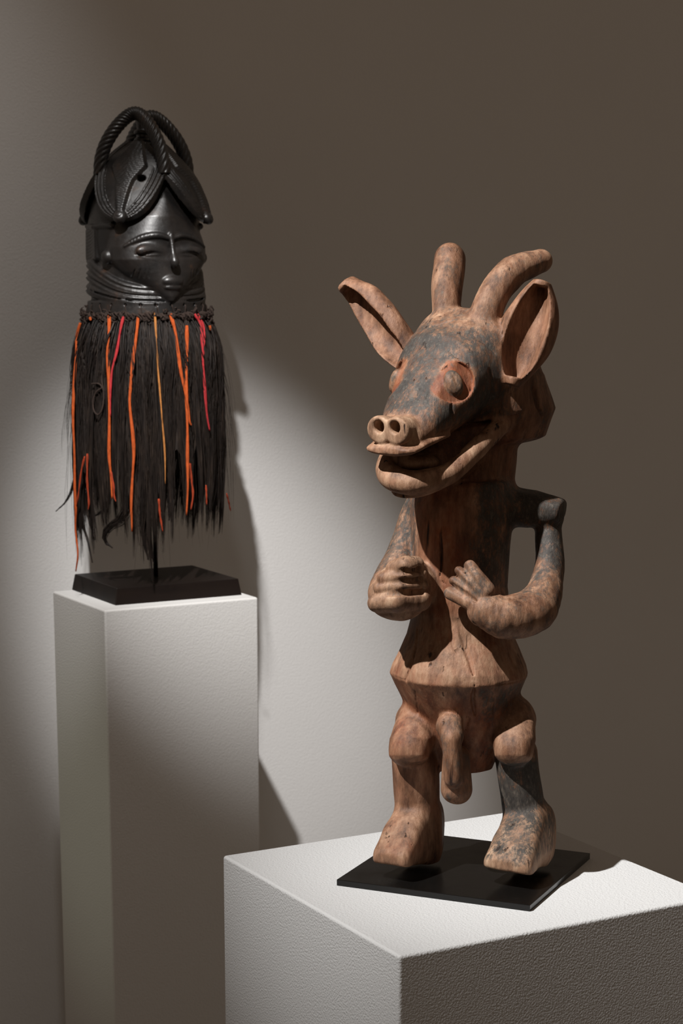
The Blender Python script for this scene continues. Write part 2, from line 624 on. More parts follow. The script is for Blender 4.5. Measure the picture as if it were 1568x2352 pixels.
# ------------------------------------------------------------------ the horned figure
fig = empty('horned_figure', tuple(FIG))
tag(fig, 'carved reddish wooden standing figure with animal head, horns and large ears', 'sculpture')


def A(px, py, d):
    return at(px, py, FIG[1] + d) - FIG


C = Carving()
FWD = np.array([-0.41, -0.912, 0]); LAT = np.array([0.912, -0.41, 0])
BODY = Frame((0, 0, 0), LAT, -FWD, (0, 0, 1))
ax = A(1056, 1400, 0)[0]
TB = Frame((ax, 0, 0), LAT, -FWD, (0, 0, 1))
# torso and flared hips
z_ = [0.335, 0.36, 0.42, 0.47, 0.500]
C.loft(z_, [0.0575, 0.0585, 0.0605, 0.064, 0.060], [0, 0, 0.002, 0.006, 0.010], [0.055, 0.056, 0.058, 0.058, 0.052], 2, n=2.1, rad=0.006, frame=TB, k=0.004, g='torso')
z_ = [0.258, 0.27, 0.29, 0.307, 0.333, 0.36]
C.loft(z_, [0.0858, 0.083, 0.074, 0.066, 0.059, 0.055], [0] * 6, [0.0805, 0.078, 0.070, 0.063, 0.056, 0.053], 2, n=2.1, rad=0.0005, frame=TB, k=0.012, g='hips')
z_ = [0.135, 0.16, 0.20, 0.235, 0.257, 0.264]
C.loft(z_, [0.040, 0.050, 0.062, 0.075, 0.0850, 0.080], [0.012, 0.01, 0.006, 0.002, 0, 0], [0.034, 0.043, 0.055, 0.070, 0.0800, 0.075], 2, n=2.1, rad=0.0015, frame=TB, k=0.001, g='hips')
# neck
nk = A(1090, 1080, 0.020)
NF = Frame((nk[0], nk[1], 0), LAT, -FWD, (0, 0, 1))
C.loft([0.47, 0.50, 0.53, 0.56, 0.60], [0.056, 0.051, 0.052, 0.053, 0.053], [0] * 5, [0.050, 0.047, 0.048, 0.05, 0.05], 2, n=2, frame=NF, k=0.006, g='neck')
# yoke of the shoulders
a, b_ = A(1085, 1150, 0.030), A(1268, 1176, 0.0)
YF = ID.sub((a + b_) / 2, (b_ - a), (0, 0, 1))
L_ = np.linalg.norm(b_ - a)
C.loft([-L_ / 2 - 0.02, -L_ * 0.2, L_ * 0.25, L_ / 2 + 0.012], [0.045, 0.043, 0.034, 0.023], [0.000, 0.000, 0.000, 0.003], [0.026, 0.026, 0.023, 0.0125], 2, n=2.8, rad=0.003, frame=YF, k=0.010, g='arm')
# arm bent round to the belly (the one with the open gap)
C.path([A(1258, 1178, 0.0), A(1257, 1225, -0.005), A(1262, 1290, -0.022), A(1252, 1355, -0.044), A(1222, 1402, -0.066), A(1165, 1420, -0.085), A(1110, 1402, -0.086)],
       [0.0150, 0.0165, 0.018, 0.0215, 0.0265, 0.0265, 0.021], n=22, k=0.010, g='arm')
C.path([A(1120, 1400, -0.085), A(1095, 1380, -0.080)], [0.020, 0.012], k=0.005, g='hand')
for (s, e, r) in (((1118, 1404), (1036, 1362), 0.0098), ((1108, 1381), (1042, 1333), 0.0078), ((1108, 1366), (1053, 1310), 0.0076), ((1116, 1356), (1076, 1297), 0.0080)):
    C.path([A(*s, -0.089), A((s[0] + e[0]) / 2, (s[1] + e[1]) / 2, -0.086), A(*e, -0.074)], [r * 1.2, r * 1.05, r], k=0.0012, g='hand')
for (s, e) in (((1105, 1388), (1036, 1347)), ((1100, 1370), (1044, 1320)), ((1106, 1358), (1062, 1300))):
    C.path([A(*s, -0.098), A((s[0] + e[0]) / 2, (s[1] + e[1]) / 2, -0.0945), A(*e, -0.082)], [0.001, 0.0032, 0.0034], k=0.0015, op='-')
# other arm, hand closed on the chest
C.path([A(975, 1160, 0.03), A(950, 1195, 0.03), A(930, 1250, 0.02), A(909, 1310, 0.0), A(893, 1365, -0.025), A(905, 1378, -0.05)],
       [0.024, 0.020, 0.019, 0.022, 0.025, 0.025], n=20, k=0.006, g='arm2')
HD = ID.sub(A(916, 1352, -0.056), (0.10, 0, 1), (0.25, 1, 0))
C.loft([-0.037, -0.024, 0.0, 0.020, 0.036], [0.020, 0.031, 0.0305, 0.0265, 0.016], [0.0, 0, 0, 0.002, 0.006], [0.022, 0.028, 0.028, 0.026, 0.020], 2, cx=[-0.003, -0.003, 0.0, 0.004, 0.010], n=2.6, rad=0.008, frame=HD, k=0.006, g='hand2')
C.path([A(930, 1345, -0.045), A(960, 1345, -0.040)], [0.028, 0.024], k=0.006, g='hand2')
for (s, e, r) in (((905, 1306), (955, 1297), 0.0098), ((884, 1329), (963, 1318), 0.0092), ((874, 1352), (966, 1342), 0.0090), ((866, 1386), (963, 1376), 0.0135)):
    C.path([A(*s, -0.073), A((s[0] + e[0]) / 2, (s[1] + e[1]) / 2 - 2, -0.083), A(*e, -0.070)], [r * 0.9, r * 1.1, r], k=0.0015, g='hand2')
for (s, e) in (((886, 1319), (962, 1307)), ((874, 1342), (966, 1330)), ((868, 1366), (968, 1360))):
    C.path([A(*s, -0.087), A((s[0] + e[0]) / 2, (s[1] + e[1]) / 2 - 1, -0.0945), A(*e, -0.080)], [0.0022, 0.0045, 0.0048], k=0.0015, op='-')
# legs: bent knees, straight shins, blocky feet
for side, kn, hip, sh in (
        (0, A(941, 1716, -0.036), A(966, 1665, -0.002), [A(954, 1740, -0.005), A(956, 1830, -0.002), A(962, 1945, 0.0)]),
        (1, A(1180, 1716, -0.048), A(1170, 1655, -0.012), [A(1185, 1735, -0.02), A(1200, 1830, -0.022), A(1217, 1940, -0.022)])):
    g = 'leg' if side == 0 else 'leg2'; gf = 'foot' if side == 0 else 'foot2'
    C.path([hip, kn], [0.033, 0.0235], k=0.008, g=g)
    C.loft([-0.020, -0.012, 0.01, 0.035], [0.017, 0.0235, 0.0265, 0.020], [0.002, 0.000, 0.002, 0.010], [0.014, 0.020, 0.022, 0.016], 2, n=2.3, rad=0.004, frame=ID.sub(kn, (0.05, 0.35, 1), (0.41, 0.912, 0)), k=0.006, g=g)
    C.path(sh, [0.0295, 0.0280, 0.0275] if side == 0 else [0.0275, 0.0265, 0.028], k=0.005, g=g)
    # foot as a wedge along the foot direction, heel on the plate, toes lifted
    fd = np.array([-0.52, -0.854, 0]) if side == 0 else np.array([-0.46, -0.888, 0])
    heel = sh[2].copy(); heel[2] = 0.0
    FF = Frame(heel, (-fd[1], fd[0], 0), -fd, (0, 0, 1))
    z0 = 0.020
    tw = [0.021, 0.025, 0.0265, 0.027, 0.026, 0.020] if side == 0 else [0.027, 0.0315, 0.031, 0.029, 0.028, 0.024]
    ln = [-0.080, -0.072, -0.05, -0.02, 0.01, 0.03] if side == 0 else [-0.084, -0.076, -0.05, -0.02, 0.01, 0.03]
    C.loft(ln, tw,
           [z0 + 0.012, z0 + 0.014, z0 + 0.026, z0 + 0.036, z0 + 0.034, z0 + 0.03],
           [0.014, 0.018, 0.030, 0.044, 0.049, 0.042], 1, n=2.8, rad=0.004, frame=FF, k=0.006, g=gf)
    SF = FF.sub((0, 0.03, PT), (0, 0.20, 1), (0, 1, 0))
    C.box((0, 0, -0.03), (0.08, 0.2, 0.030), 0.001, frame=SF, k=0.004, op='-')
# undercut below the knees
for kp, ap in ((A(915, 1772, -0.060), A(975, 1770, -0.050)), (A(1150, 1778, -0.072), A(1212, 1774, -0.064))):
    C.path([kp, ap], [0.009, 0.009], k=0.008, op='-')
# loins
C.path([A(1032, 1668, -0.058), A(1038, 1690, -0.068)], [0.017, 0.014], k=0.004, g='genitals')
C.path([A(1037, 1700, -0.072), A(1040, 1788, -0.074)], [0.0115, 0.0115], k=0.003, g='genitals')
C.path([A(1046, 1740, -0.055), A(1047, 1812, -0.058)], [0.0165, 0.0195], k=0.004, g='genitals')

# head
PSI = math.radians(38)
hl = np.array([math.cos(PSI), -math.sin(PSI), 0]); hb = np.array([math.sin(PSI), math.cos(PSI), 0])
HF = Frame(A(1050, 825, -0.01), hl, hb, (0, 0, 1))
C.loft([-0.130, -0.115, -0.080, -0.045, 0.0, 0.04, 0.075, 0.100],
       [0.030, 0.034, 0.047, 0.062, 0.072, 0.075, 0.070, 0.050],
       [-0.088, -0.084, -0.058, -0.028, -0.004, -0.005, -0.014, -0.024],
       [0.017, 0.024, 0.042, 0.058, 0.066, 0.066, 0.058, 0.040], 1, n=2.15, rad=0.012, frame=HF, k=0.006, g='head')
# back of the head with its hanging rim
C.loft([-0.103, -0.094, -0.06, -0.02, 0.02], [0.062, 0.078, 0.091, 0.085, 0.06], [0.050, 0.056, 0.055, 0.040, 0.02], [0.050, 0.064, 0.079, 0.073, 0.05], 2, n=2.1, rad=0.008, frame=HF, k=0.010, g='head')
# mouth: wedge cut out between the jaws
def wedge(p):
    y, z = p[:, 1], p[:, 2]
    top = -0.066 + (y - 0.012) * 0.26
    bot = -0.066 + (y - 0.012) * 0.66
    return np.maximum(np.maximum(z - top, bot - z) * 0.9, np.abs(p[:, 0]) - 0.12)
C.add(wedge, HF, (0, -0.1, -0.11), 0.18, 0.003, '-', 'mouth')
# lower jaw: rounded lip in a U and a floor
U = [(0.066, 0.03, -0.062), (0.056, -0.02, -0.093), (0.042, -0.072, -0.128), (0.022, -0.104, -0.139), (0, -0.112, -0.139), (-0.022, -0.106, -0.132), (-0.039, -0.082, -0.114), (-0.052, -0.03, -0.090), (-0.062, 0.03, -0.060)]
C.path(U, [0.010, 0.011, 0.012, 0.0145, 0.0150, 0.0145, 0.013, 0.012, 0.010], frame=HF, n=34, k=0.004, g='jaw')
C.path([(-0.014, -0.092, -0.112), (-0.030, -0.080, -0.103), (-0.042, -0.045, -0.090), (-0.050, 0.0, -0.074)], [0.010, 0.013, 0.013, 0.010], frame=HF, k=0.004, g='jaw')
C.ell((0, 0, 0), (0.044, 0.011, 0.068), frame=HF.sub((0, -0.050, -0.126), (0, -1, -0.55), (0, 0.55, -1)), k=0.006, g='jaw')
C.path([(0, -0.045, -0.125), (0, 0.02, -0.10)], [0.028, 0.045], frame=HF, k=0.008, g='neck')
C.ell((-0.006, -0.074, -0.119), (0.030, 0.026, 0.013), frame=HF, k=0.004, g='jaw')
# nose: flat disc of two joined rings
def snout(p):
    x = np.abs(p[:, 0]); zz = p[:, 2] + 0.0775
    r = np.sqrt((x - 0.0120) ** 2 + (zz * 1.06) ** 2) - 0.0175
    r = np.maximum(r, -(np.sqrt(x ** 2 + (zz + 0.0205) ** 2) - 0.0060))
    y = p[:, 1] + 0.141 + 0.12 * (zz + 0.005)
    a = np.maximum(r + 0.004, 0); b = np.maximum(-y + 0.004, 0)
    return np.maximum(np.sqrt(a * a + b * b) - 0.004 + np.minimum(np.maximum(r + 0.004, -y + 0.004), 0), p[:, 1] + 0.104)
C.add(snout, HF, (0, -0.124, -0.0775), 0.045, 0.003, '+', 'nose')
for sx in (-1, 1):
    C.path([(sx * 0.0120, -0.162, -0.0735), (sx * 0.0118, -0.127, -0.0735)], [0.0085, 0.0070], frame=HF, k=0.003, op='-')
# upper lip shelf
C.loft([-0.141, -0.133, -0.108, -0.075], [0.027, 0.035, 0.040, 0.046], [-0.101, -0.100, -0.092, -0.083], [0.005, 0.007, 0.009, 0.008], 1, n=2.2, rad=0.004, frame=HF, k=0.004, g='head')
# eyes: round recess with an oval boss
eye_pos = []
for sx in (1, -1):
    eo = np.array([sx * 0.0455, -0.072, -0.0215]); en = np.array([sx * 0.80, -0.52, 0.30]); en /= np.linalg.norm(en)
    EF = HF.sub(eo, en, (0, -0.3, 1))
    eye_pos.append((EF, sx))
    def disc(p):
        r = np.sqrt(p[:, 0] ** 2 + p[:, 1] ** 2)
        return np.maximum(r - 0.0258, np.maximum(-0.0068 - p[:, 2], p[:, 2] - 0.03))
    C.add(disc, EF, (0, 0, 0.012), 0.036, 0.0012, '-', 'eye')
    C.ell((0.001 * sx, -0.002, -0.0060), (0.0105, 0.0150, 0.0078), frame=EF, k=0.002, g='eye' if sx > 0 else 'eye2')
    C.path([(0, 0.006, 0.0035), (0.002, -0.008, 0.0035)], [0.0035, 0.003], frame=EF, k=0.002, op='-')
# horns
C.path([(0.028, 0.005, 0.035), (0.034, 0.022, 0.075), (0.043, 0.052, 0.103), (0.055, 0.094, 0.116)], [0.0205, 0.0190, 0.0178, 0.0155], frame=HF, n=16, k=0.004, g='horn')
C.path([(-0.024, 0.010, 0.035), (-0.034, 0.024, 0.080), (-0.045, 0.046, 0.119)], [0.0150, 0.0188, 0.0182], frame=HF, n=14, k=0.004, g='horn2')
# ears: leaf bowls
def ear(base, tip, face, W, g):
    base, tip = np.array(base), np.array(tip); L = np.linalg.norm(tip - base)
    EF = HF.sub((base + tip) / 2, tip - base, -np.array(face))
    def shell(p):
        t = np.clip(p[:, 2] / L + 0.5, 0, 1)
        w = W * (np.sin(np.pi * np.clip(t * 0.86 + 0.065, 0, 1)) ** 0.75)
        w = np.maximum(w, 0.003)
        th = 0.015 + 0.010 * (1 - t)
        cy = 0.16 * p[:, 0] ** 2 / W
        q = np.sqrt((p[:, 0] / w) ** 2 + ((p[:, 1] - cy) / th) ** 2)
        d = (q - 1) * np.minimum(w, th) * 0.8
        e = np.abs(p[:, 2]) - L / 2
        return np.maximum(d, e) + 0.0
    C.add(shell, EF, (0, 0, 0), L * 0.6, 0.004, '+', g)
    def bowl(p):
        t = np.clip(p[:, 2] / L + 0.5, 0, 1)
        w = W * (np.sin(np.pi * np.clip(t * 0.86 + 0.065, 0, 1)) ** 0.75) - 0.0075
        w = np.maximum(w, 0.002)
        q = np.sqrt((p[:, 0] / w) ** 2 + ((p[:, 1] + 0.017) / 0.025) ** 2)
        return np.maximum((q - 1) * np.minimum(w, 0.025) * 0.8, np.abs(p[:, 2] - 0.002) - L * 0.43)
    C.add(bowl, EF, (0, -0.01, 0), L * 0.6, 0.002, '-', g)
ear((0.074, 0.006, -0.030), (0.096, 0.036, 0.092), (0.35, -0.85, -0.35), 0.0325, 'ear')
ear((-0.060, 0.000, -0.010), (-0.170, 0.000, 0.090), (0.45, -0.50, -0.72), 0.032, 'ear2')
# drying cracks
CAMP = np.array([0, 0, CAM_Z]) - FIG
def surf(px, py):
    """point of the carved surface that the photo shows at (px, py)"""
    a, b = A(px, py, -0.20), A(px, py, 0.16)
    P = (a + (b - a) * np.linspace(0, 1, 361)[:, None]).astype(np.float32)
    d = C.field(P); i = int(np.argmax(d < 0))
    return P[i] if d[i] < 0 else None
def crack(pts, w, ox=820, oy=1080, sc=3.015):
    q = [surf(ox + x / sc, oy + y / sc) for x, y in pts]
    q = [p for p in q if p is not None]
    q = [p for i, p in enumerate(q) if i == 0 or np.linalg.norm(p - q[i - 1]) < 0.05]
    if len(q) < 2: return
    n = len(q)
    r = [w * (0.35 + 0.65 * math.sin(math.pi * (i + 0.35) / (n - 0.3))) for i in range(n)]
    CR.append((q, r))
CR = []
for w, pts in ((0.0016, [(555, 460), (575, 530), (585, 650), (575, 740), (608, 790)]), (0.0012, [(545, 795), (540, 850)]),
               (0.0018, [(620, 950), (640, 1100), (660, 1200), (690, 1270)]), (0.0024, [(700, 1040), (720, 1130), (755, 1240), (780, 1320), (800, 1400), (812, 1480)]),
               (0.0030, [(812, 1490), (800, 1580), (815, 1690)]), (0.0028, [(420, 1100), (400, 1280), (375, 1360), (335, 1460)]),
               (0.0014, [(575, 1270), (590, 1360)]), (0.0016, [(1050, 1270), (1110, 1390)]), (0.0018, [(400, 1530), (420, 1680)]),
               (0.0014, [(955, 1560), (945, 1680)]), (0.0012, [(925, 150), (935, 220)]), (0.0012, [(620, 140), (630, 200)]),
               (0.0018, [(775, 1720), (750, 1800)]), (0.0012, [(640, 1650), (635, 1720)]), (0.0012, [(690, 1660), (720, 1720)])):
    crack(pts, w)
for w, pts in ((0.0024, [(775, 1088), (776, 1130), (790, 1190), (812, 1250)]), (0.0016, [(1025, 870), (1038, 960), (1035, 1140)]), (0.0014, [(1105, 1000), (1090, 1100), (1075, 1170)]),
               (0.0022, [(1295, 900), (1310, 1000), (1330, 1100), (1360, 1180)]), (0.0013, [(620, 605), (700, 575), (780, 550)]), (0.0014, [(745, 740), (785, 770), (830, 805)]),
               (0.0012, [(630, 750), (680, 800)]), (0.0012, [(930, 660), (1000, 700), (1060, 760)]), (0.0015, [(915, 1220), (940, 1290), (925, 1350)]),
               (0.0010, [(478, 975), (468, 1010)]), (0.0010, [(528, 965), (515, 1005)]), (0.0011, [(585, 945), (570, 995)]), (0.0011, [(612, 955), (598, 1000)]),
               (0.0010, [(555, 1000), (540, 1045)]), (0.0011, [(635, 1000), (615, 1045)]), (0.0010, [(500, 1015), (485, 1045)])):
    crack(pts, w, 760, 540, 2.8)
for q, r in CR:
    C.path(q, r, k=0.0008, op='-', n=max(4, len(q) * 3))

w1 = wobble(60, 0.0011, 3); w2 = wobble(190, 0.00045, 5, 9, (1, 1, 0.6))
H_FIG = 0.0016
V, F, NV = C.polygonise((-0.19, -0.16, 0.015), (0.145, 0.135, 0.80), H_FIG, noise=lambda p: w1(p) + w2(p))
names = ['torso', 'hips', 'neck', 'arm', 'hand', 'arm2', 'hand2', 'leg', 'leg2', 'foot', 'foot2', 'genitals', 'head', 'jaw', 'nose', 'eye', 'eye2', 'horn', 'horn2', 'ear', 'ear2']
V32 = V.astype(np.float32)
lab = C.groups(V32, names)
for EF, sx in eye_pos:
    q = EF.to(V32)
    m = (np.hypot(q[:, 0], q[:, 1]) < 0.0266) & (np.abs(q[:, 2]) < 0.012) & (lab == names.index('head'))
    lab[m] = names.index('eye' if sx > 0 else 'eye2')
# pigment: grey-black patina (also shade painted on one arm), red camwood, pale bare wood
hq = HF.to(V32); z = V[:, 2]; bq = BODY.to(V32)
is_ = lambda *a: np.isin(lab, [names.index(x) for x in a])
pat = np.full(len(V), 0.12); red = np.full(len(V), 0.30); pale = np.full(len(V), 0.20)
head = is_('head')
hy, hz = hq[:, 1], hq[:, 2]
face_w = sstep(0.05, -0.03, hy) * sstep(-0.095, -0.06, hz) * sstep(-0.122, -0.105, hy) * (1 - 0.55 * sstep(0.015, 0.055, hz))
pat[head] = (0.17 + 0.48 * face_w + 0.22 * sstep(0.02, 0.06, hy) * sstep(0.02, -0.03, hz))[head]
pale[head] = (0.30 + 0.20 * sstep(0.02, 0.055, hz) + 0.10 * sstep(-0.105, -0.12, hy))[head]
red[head] = (0.22 + 0.18 * sstep(-0.05, -0.09, hz) * sstep(-0.06, 0.0, hy))[head]
m = is_('nose'); pale[m] = 0.75; red[m] = 0.12; pat[m] = 0.0
m = is_('jaw'); pat[m] = 0.10; pale[m] = 0.52; red[m] = 0.25
m = is_('ear', 'ear2'); pat[m] = 0.16; red[m] = 0.28; pale[m] = 0.34
m = is_('horn', 'horn2'); pat[m] = 0.28; pale[m] = 0.38; red[m] = 0.2
m = is_('neck'); pat[m] = 0.30; red[m] = 0.3
m = is_('torso', 'arm', 'arm2')
bx = bq[:, 0] - BODY.to(np.array([[ax, 0, 0]], np.float32))[0, 0]
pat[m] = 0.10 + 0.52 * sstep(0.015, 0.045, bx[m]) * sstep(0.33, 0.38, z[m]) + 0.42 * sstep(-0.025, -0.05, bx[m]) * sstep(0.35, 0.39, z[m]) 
red[m] = 0.58 - 0.28 * np.abs(bx[m]) / 0.06; pale[m] = 0.42
m = is_('arm'); pat[m] = (0.36 + 0.34 * sstep(0.36, 0.43, z))[m]; red[m] = 0.25  # black stain, deepened to paint in the shade on this arm
m = is_('hand', 'hand2'); pat[m] = 0.24; pale[m] = 0.55; red[m] = 0.15
m = is_('hand'); pat[m] = 0.40; pale[m] = 0.40  # this hand is darker: shade painted into its colour
m = is_('hips'); red[m] = 0.36 + 0.18 * sstep(0.25, 0.2, z[m]); pat[m] = 0.05 + 0.42 * sstep(0.03, 0.055, bx[m]) * sstep(0.265, 0.25, z[m]) + 0.25 * sstep(-0.03, -0.06, bx[m]) * sstep(0.265, 0.25, z[m]); pale[m] = 0.15 + 0.50 * sstep(0.25, 0.265, z[m])
m = is_('leg'); pat[m] = 0.14; red[m] = 0.33; pale[m] = 0.40
m = is_('leg2'); pat[m] = 0.55 * sstep(0.165, 0.15, z[m]) + 0.2; red[m] = 0.2; pale[m] = 0.4
m = is_('foot'); pat[m] = 0.12; red[m] = 0.3; pale[m] = 0.5
m = is_('foot2'); pat[m] = 0.50 * sstep(0.030, 0.045, z[m]) + 0.02; red[m] = 0.1; pale[m] = 0.65
m = is_('genitals'); pat[m] = 0.34; pale[m] = 0.35; red[m] = 0.2
# let the painted borders run soft
nb_cnt = np.zeros(len(V)); 
for i in range(4): np.add.at(nb_cnt, F[:, i], 3)
def soften(a, it=14):
    for _ in range(it):
        s = np.zeros(len(V))
        t = a[F].sum(1)
        for i in range(4): np.add.at(s, F[:, i], t - a[F[:, i]])
        a = 0.3 * a + 0.7 * s / np.maximum(nb_cnt, 1)
    return a
keep_eye = is_('eye', 'eye2')
pat, red, pale = [soften(a) for a in (pat, red, pale)]
red[keep_eye] = 0.62; pat[keep_eye] = 0.24; pale[keep_eye] = 0.1
for EF, sx in eye_pos:
    q = EF.to(V32)
    b2 = keep_eye & ((q[:, 0] / 0.0118) ** 2 + ((q[:, 1] + 0.002) / 0.0165) ** 2 < 1.0) & (q[:, 2] > -0.0055)
    red[b2] = -0.2; pale[b2] = 0.5; pat[b2] = 0.50

fl = lab[F[:, 0]]
PLAIN = {'arm2': 'arm', 'hand2': 'hand', 'leg2': 'leg', 'foot2': 'foot', 'eye2': 'eye', 'horn2': 'horn', 'ear2': 'ear'}
PARENT = {'hand': 'arm', 'hand2': 'arm2', 'foot': 'leg', 'foot2': 'leg2', 'jaw': 'head', 'nose': 'head', 'eye': 'head', 'eye2': 'head', 'horn': 'head', 'horn2': 'head', 'ear': 'head', 'ear2': 'head'}
PLABEL = {'nose': 'pale round snout disc with two nostrils', 'eye': 'round red-rimmed eye with a grey oval pupil', 'eye2': 'round red-rimmed eye on the turned-away cheek',
          'leg2': 'black-stained leg', 'foot2': 'pale foot with black stain', 'head': 'grey-stained animal head with open mouth'}


def split(V, F, NV, fl, names, parent_of, plain, labels, root, mat, attrs):
    objs = {}
    for pas in (0, 1):
        for i, nme in enumerate(names):
            if (nme in parent_of) != bool(pas): continue
            f = F[fl == i]
            if len(f) == 0: continue
            u, inv = np.unique(f, return_inverse=True)
            par = objs[parent_of[nme]] if pas else root
            objs[nme] = mesh_np(plain.get(nme, nme), V[u], inv.reshape(f.shape), mat, par, NV[u], {k: a[u] for k, a in attrs.items()})
            if nme in labels: objs[nme]['label'] = labels[nme]
    return objs


fig_parts = split(V, F, NV, fl, names, PARENT, PLAIN, PLABEL, fig, M_FIG, {'patina_shade': pat, 'red': red, 'pale': pale})

# ------------------------------------------------------------------ the mask on its stand
BW, BD = 0.1844 * S, 0.155 * S
bN = np.array([-0.2959, 2.55, 0]) * S
bc = bN + VX * BW / 2 + BACK * BD / 2
BT = 0.0222 * S
stand = empty('mask_stand', (bc[0], bc[1], TALL_TOP), YAW)
tag(stand, 'dark brown sloping-sided block with a thin black rod on the tall plinth', 'stand')
mesh_bm('base', bm_box(BW, BD, 0, BT, 0.0035 * S, 0.0012, 2), M_STAND, stand)
MC = at(335, 600, bc[1])                                # axis of the mask
MCX = MC[0]; MASK_PX = (at(336, 600, bc[1]) - at(335, 600, bc[1]))[0]
zf = lambda y: at(335, y, bc[1])[2] - TALL_TOP           # height above the plinth for an image row on the axis
rod_top = zf(470)
Vt, Ft = tube_np([(0, 0, BT - 0.002), (0, 0, rod_top)], 0.0042, 12, seed_dir=(1, 0, 0))
mesh_np('rod', Vt, Ft, M_STAND, stand)

mask = empty('helmet_mask', (MCX, bc[1], TALL_TOP), YAW)
tag(mask, 'black carved helmet mask with braided coiffure and long dark fibre skirt', 'mask')
K = Carving()
Z = lambda *ys: np.array([zf(y) for y in ys])
# shell of head, neck and crown
ys = [600, 575, 545, 510, 470, 435, 405, 380]
K.loft(Z(*ys), [0.094, 0.097, 0.098, 0.097, 0.092, 0.083, 0.072, 0.060], [0.008] * 8, [0.098, 0.101, 0.102, 0.10, 0.095, 0.086, 0.074, 0.06], 2, n=2.1, rad=0.004, frame=ID, k=0.006, g='head')
ys = [700, 660, 630, 600, 580]
K.loft(Z(*ys), [0.098, 0.095, 0.095, 0.093, 0.09], [0.004] * 5, [0.100, 0.098, 0.098, 0.097, 0.094], 2, n=2, rad=0.002, frame=ID, k=0.004, g='head')
ys = [724, 690]
K.loft(Z(*ys), [0.1055, 0.1045], [0.002] * 2, [0.108, 0.107], 2, n=2, rad=0.003, frame=ID, k=0.002, g='rim')
# neck rings drawn down under the chin
for i, (yb, yf, r) in enumerate(((607, 668, 0.0105), (634, 682, 0.0115), (664, 692, 0.0125))):
    pts = []
    for t in np.linspace(0, 2 * np.pi, 49):
        fwd = 0.5 - 0.5 * math.cos(t)          # 0 at the back, 1 at the front
        x, y = 0.0945 * math.sin(t), 0.004 + 0.0965 * math.cos(t)
        pts.append((x, y, zf(yb + (yf - yb) * sstep(0.35, 1.0, np.array(fwd)))))
    K.path(pts, r, k=0.002, g='neck_ring%d' % i)
    K.path([(p[0] * 1.105, (p[1] - 0.004) * 1.105 + 0.004, p[2] + 0.001) for p in pts], 0.0022, k=0.002, op='-')
# face: broad, sharply tapering to the chin, ridged forehead
ys = [694, 680, 655, 625, 598, 570, 545, 500, 460, 438]
K.loft(Z(*ys), [0.010, 0.026, 0.052, 0.075, 0.089, 0.089, 0.085, 0.074, 0.048, 0.024], [-0.075, -0.066, -0.054, -0.05, -0.05, -0.05, -0.048, -0.040, -0.030, -0.024],
       [0.034, 0.047, 0.060, 0.063, 0.062, 0.059, 0.063, 0.064, 0.062, 0.056], 2, n=[2, 2, 2.1, 2.2, 2.2, 2.1, 1.75, 1.6, 1.5, 1.5], rad=0.004, frame=ID, k=0.003, g='face')
yf_ = -0.110
def face_y(x, zc):
    """front surface of the face (march)"""
    y = np.linspace(-0.16, 0.0, 321)
    P = np.stack([np.full(321, x), y, np.full(321, zc)], 1).astype(np.float32)
    d = K.field(P)
    i = np.argmax(d < 0)
    return y[i] if d[i] < 0 else -0.10
def on(x, ypx, lift=0.0):
    zc = zf(ypx); return (x, face_y(x, zc) - lift, zc)
brows = []
for sx in (-1, 1):
    brows.append(([on(sx * x, y, 0.001) for x, y in ((0.006, 549), (0.024, 544), (0.045, 548), (0.062, 557), (0.076, 568))], [0.004, 0.0048, 0.0048, 0.004, 0.0025]))
lids = [[on(sx * 0.034, 578, -0.003)] for sx in (-1, 1)]
slits = [[on(sx * x, y, l) for x, y, l in ((0.010, 585, 0.003), (0.03, 584, 0.0055), (0.048, 585, 0.0045), (0.062, 587, 0.001))] for sx in (-1, 1)]
under = [[on(sx * x, y, 0.003) for x, y in ((0.012, 590), (0.034, 591.5), (0.058, 590))] for sx in (-1, 1)]
nose = [on(0, 543, 0.0), on(0, 560, 0.004), on(0, 585, 0.008), on(0, 602, 0.011), on(0, 609, 0.011)]
mouth_c = on(0, 648, 0.0)
scars = [[on(sx * x, y, 0.0015) for y in (620, 638)] for sx in (-1, 1) for x in (0.040, 0.047, 0.054, 0.061)] 
for s in (0, 1):
    K.ell(lids[s][0], (0.028, 0.0085, 0.0105), k=0.006, g='face')
for s in (0, 1):
    K.path(brows[s][0], brows[s][1], k=0.002, g='brow%d' % s, n=14)
    K.path(slits[s], [0.0012, 0.0040, 0.0040, 0.0012], k=0.001, op='-', n=10)
    K.path(under[s], [0.001, 0.0026, 0.001], k=0.0015, op='-', n=9)
# notches across the brows
for s in (0, 1):
    bp = smooth_path(brows[s][0], 13)
    sgn = -1 if s == 0 else 1
    for p in bp[1:-1]:
        K.path([p + np.array([-0.003 * sgn, -0.0058, 0.006]), p + np.array([0.003 * sgn, -0.0058, -0.006])], 0.0013, k=0.0008, op='-')
K.path(nose, [0.0045, 0.0048, 0.0055, 0.0085, 0.0065], k=0.003, g='nose', n=14)
K.ell((0, mouth_c[1] + 0.001, zf(646)), (0.0175, 0.0075, 0.0085), k=0.004, g='mouth')
K.ell((0, mouth_c[1] + 0.001, zf(660)), (0.0145, 0.0055, 0.004), k=0.003, g='mouth')
K.path([(-0.018, mouth_c[1] - 0.002, zf(655)), (0, mouth_c[1] - 0.007, zf(655)), (0.018, mouth_c[1] - 0.002, zf(655))], 0.0018, k=0.001, op='-')
for sc in scars: K.path(sc, 0.0019, k=0.001, op='-')
# ears
for sx in (-1, 1):
    K.ell((sx * 0.0900, -0.040, zf(592)), (0.011, 0.0125, 0.0125), k=0.003, g='ear%d' % (sx > 0))
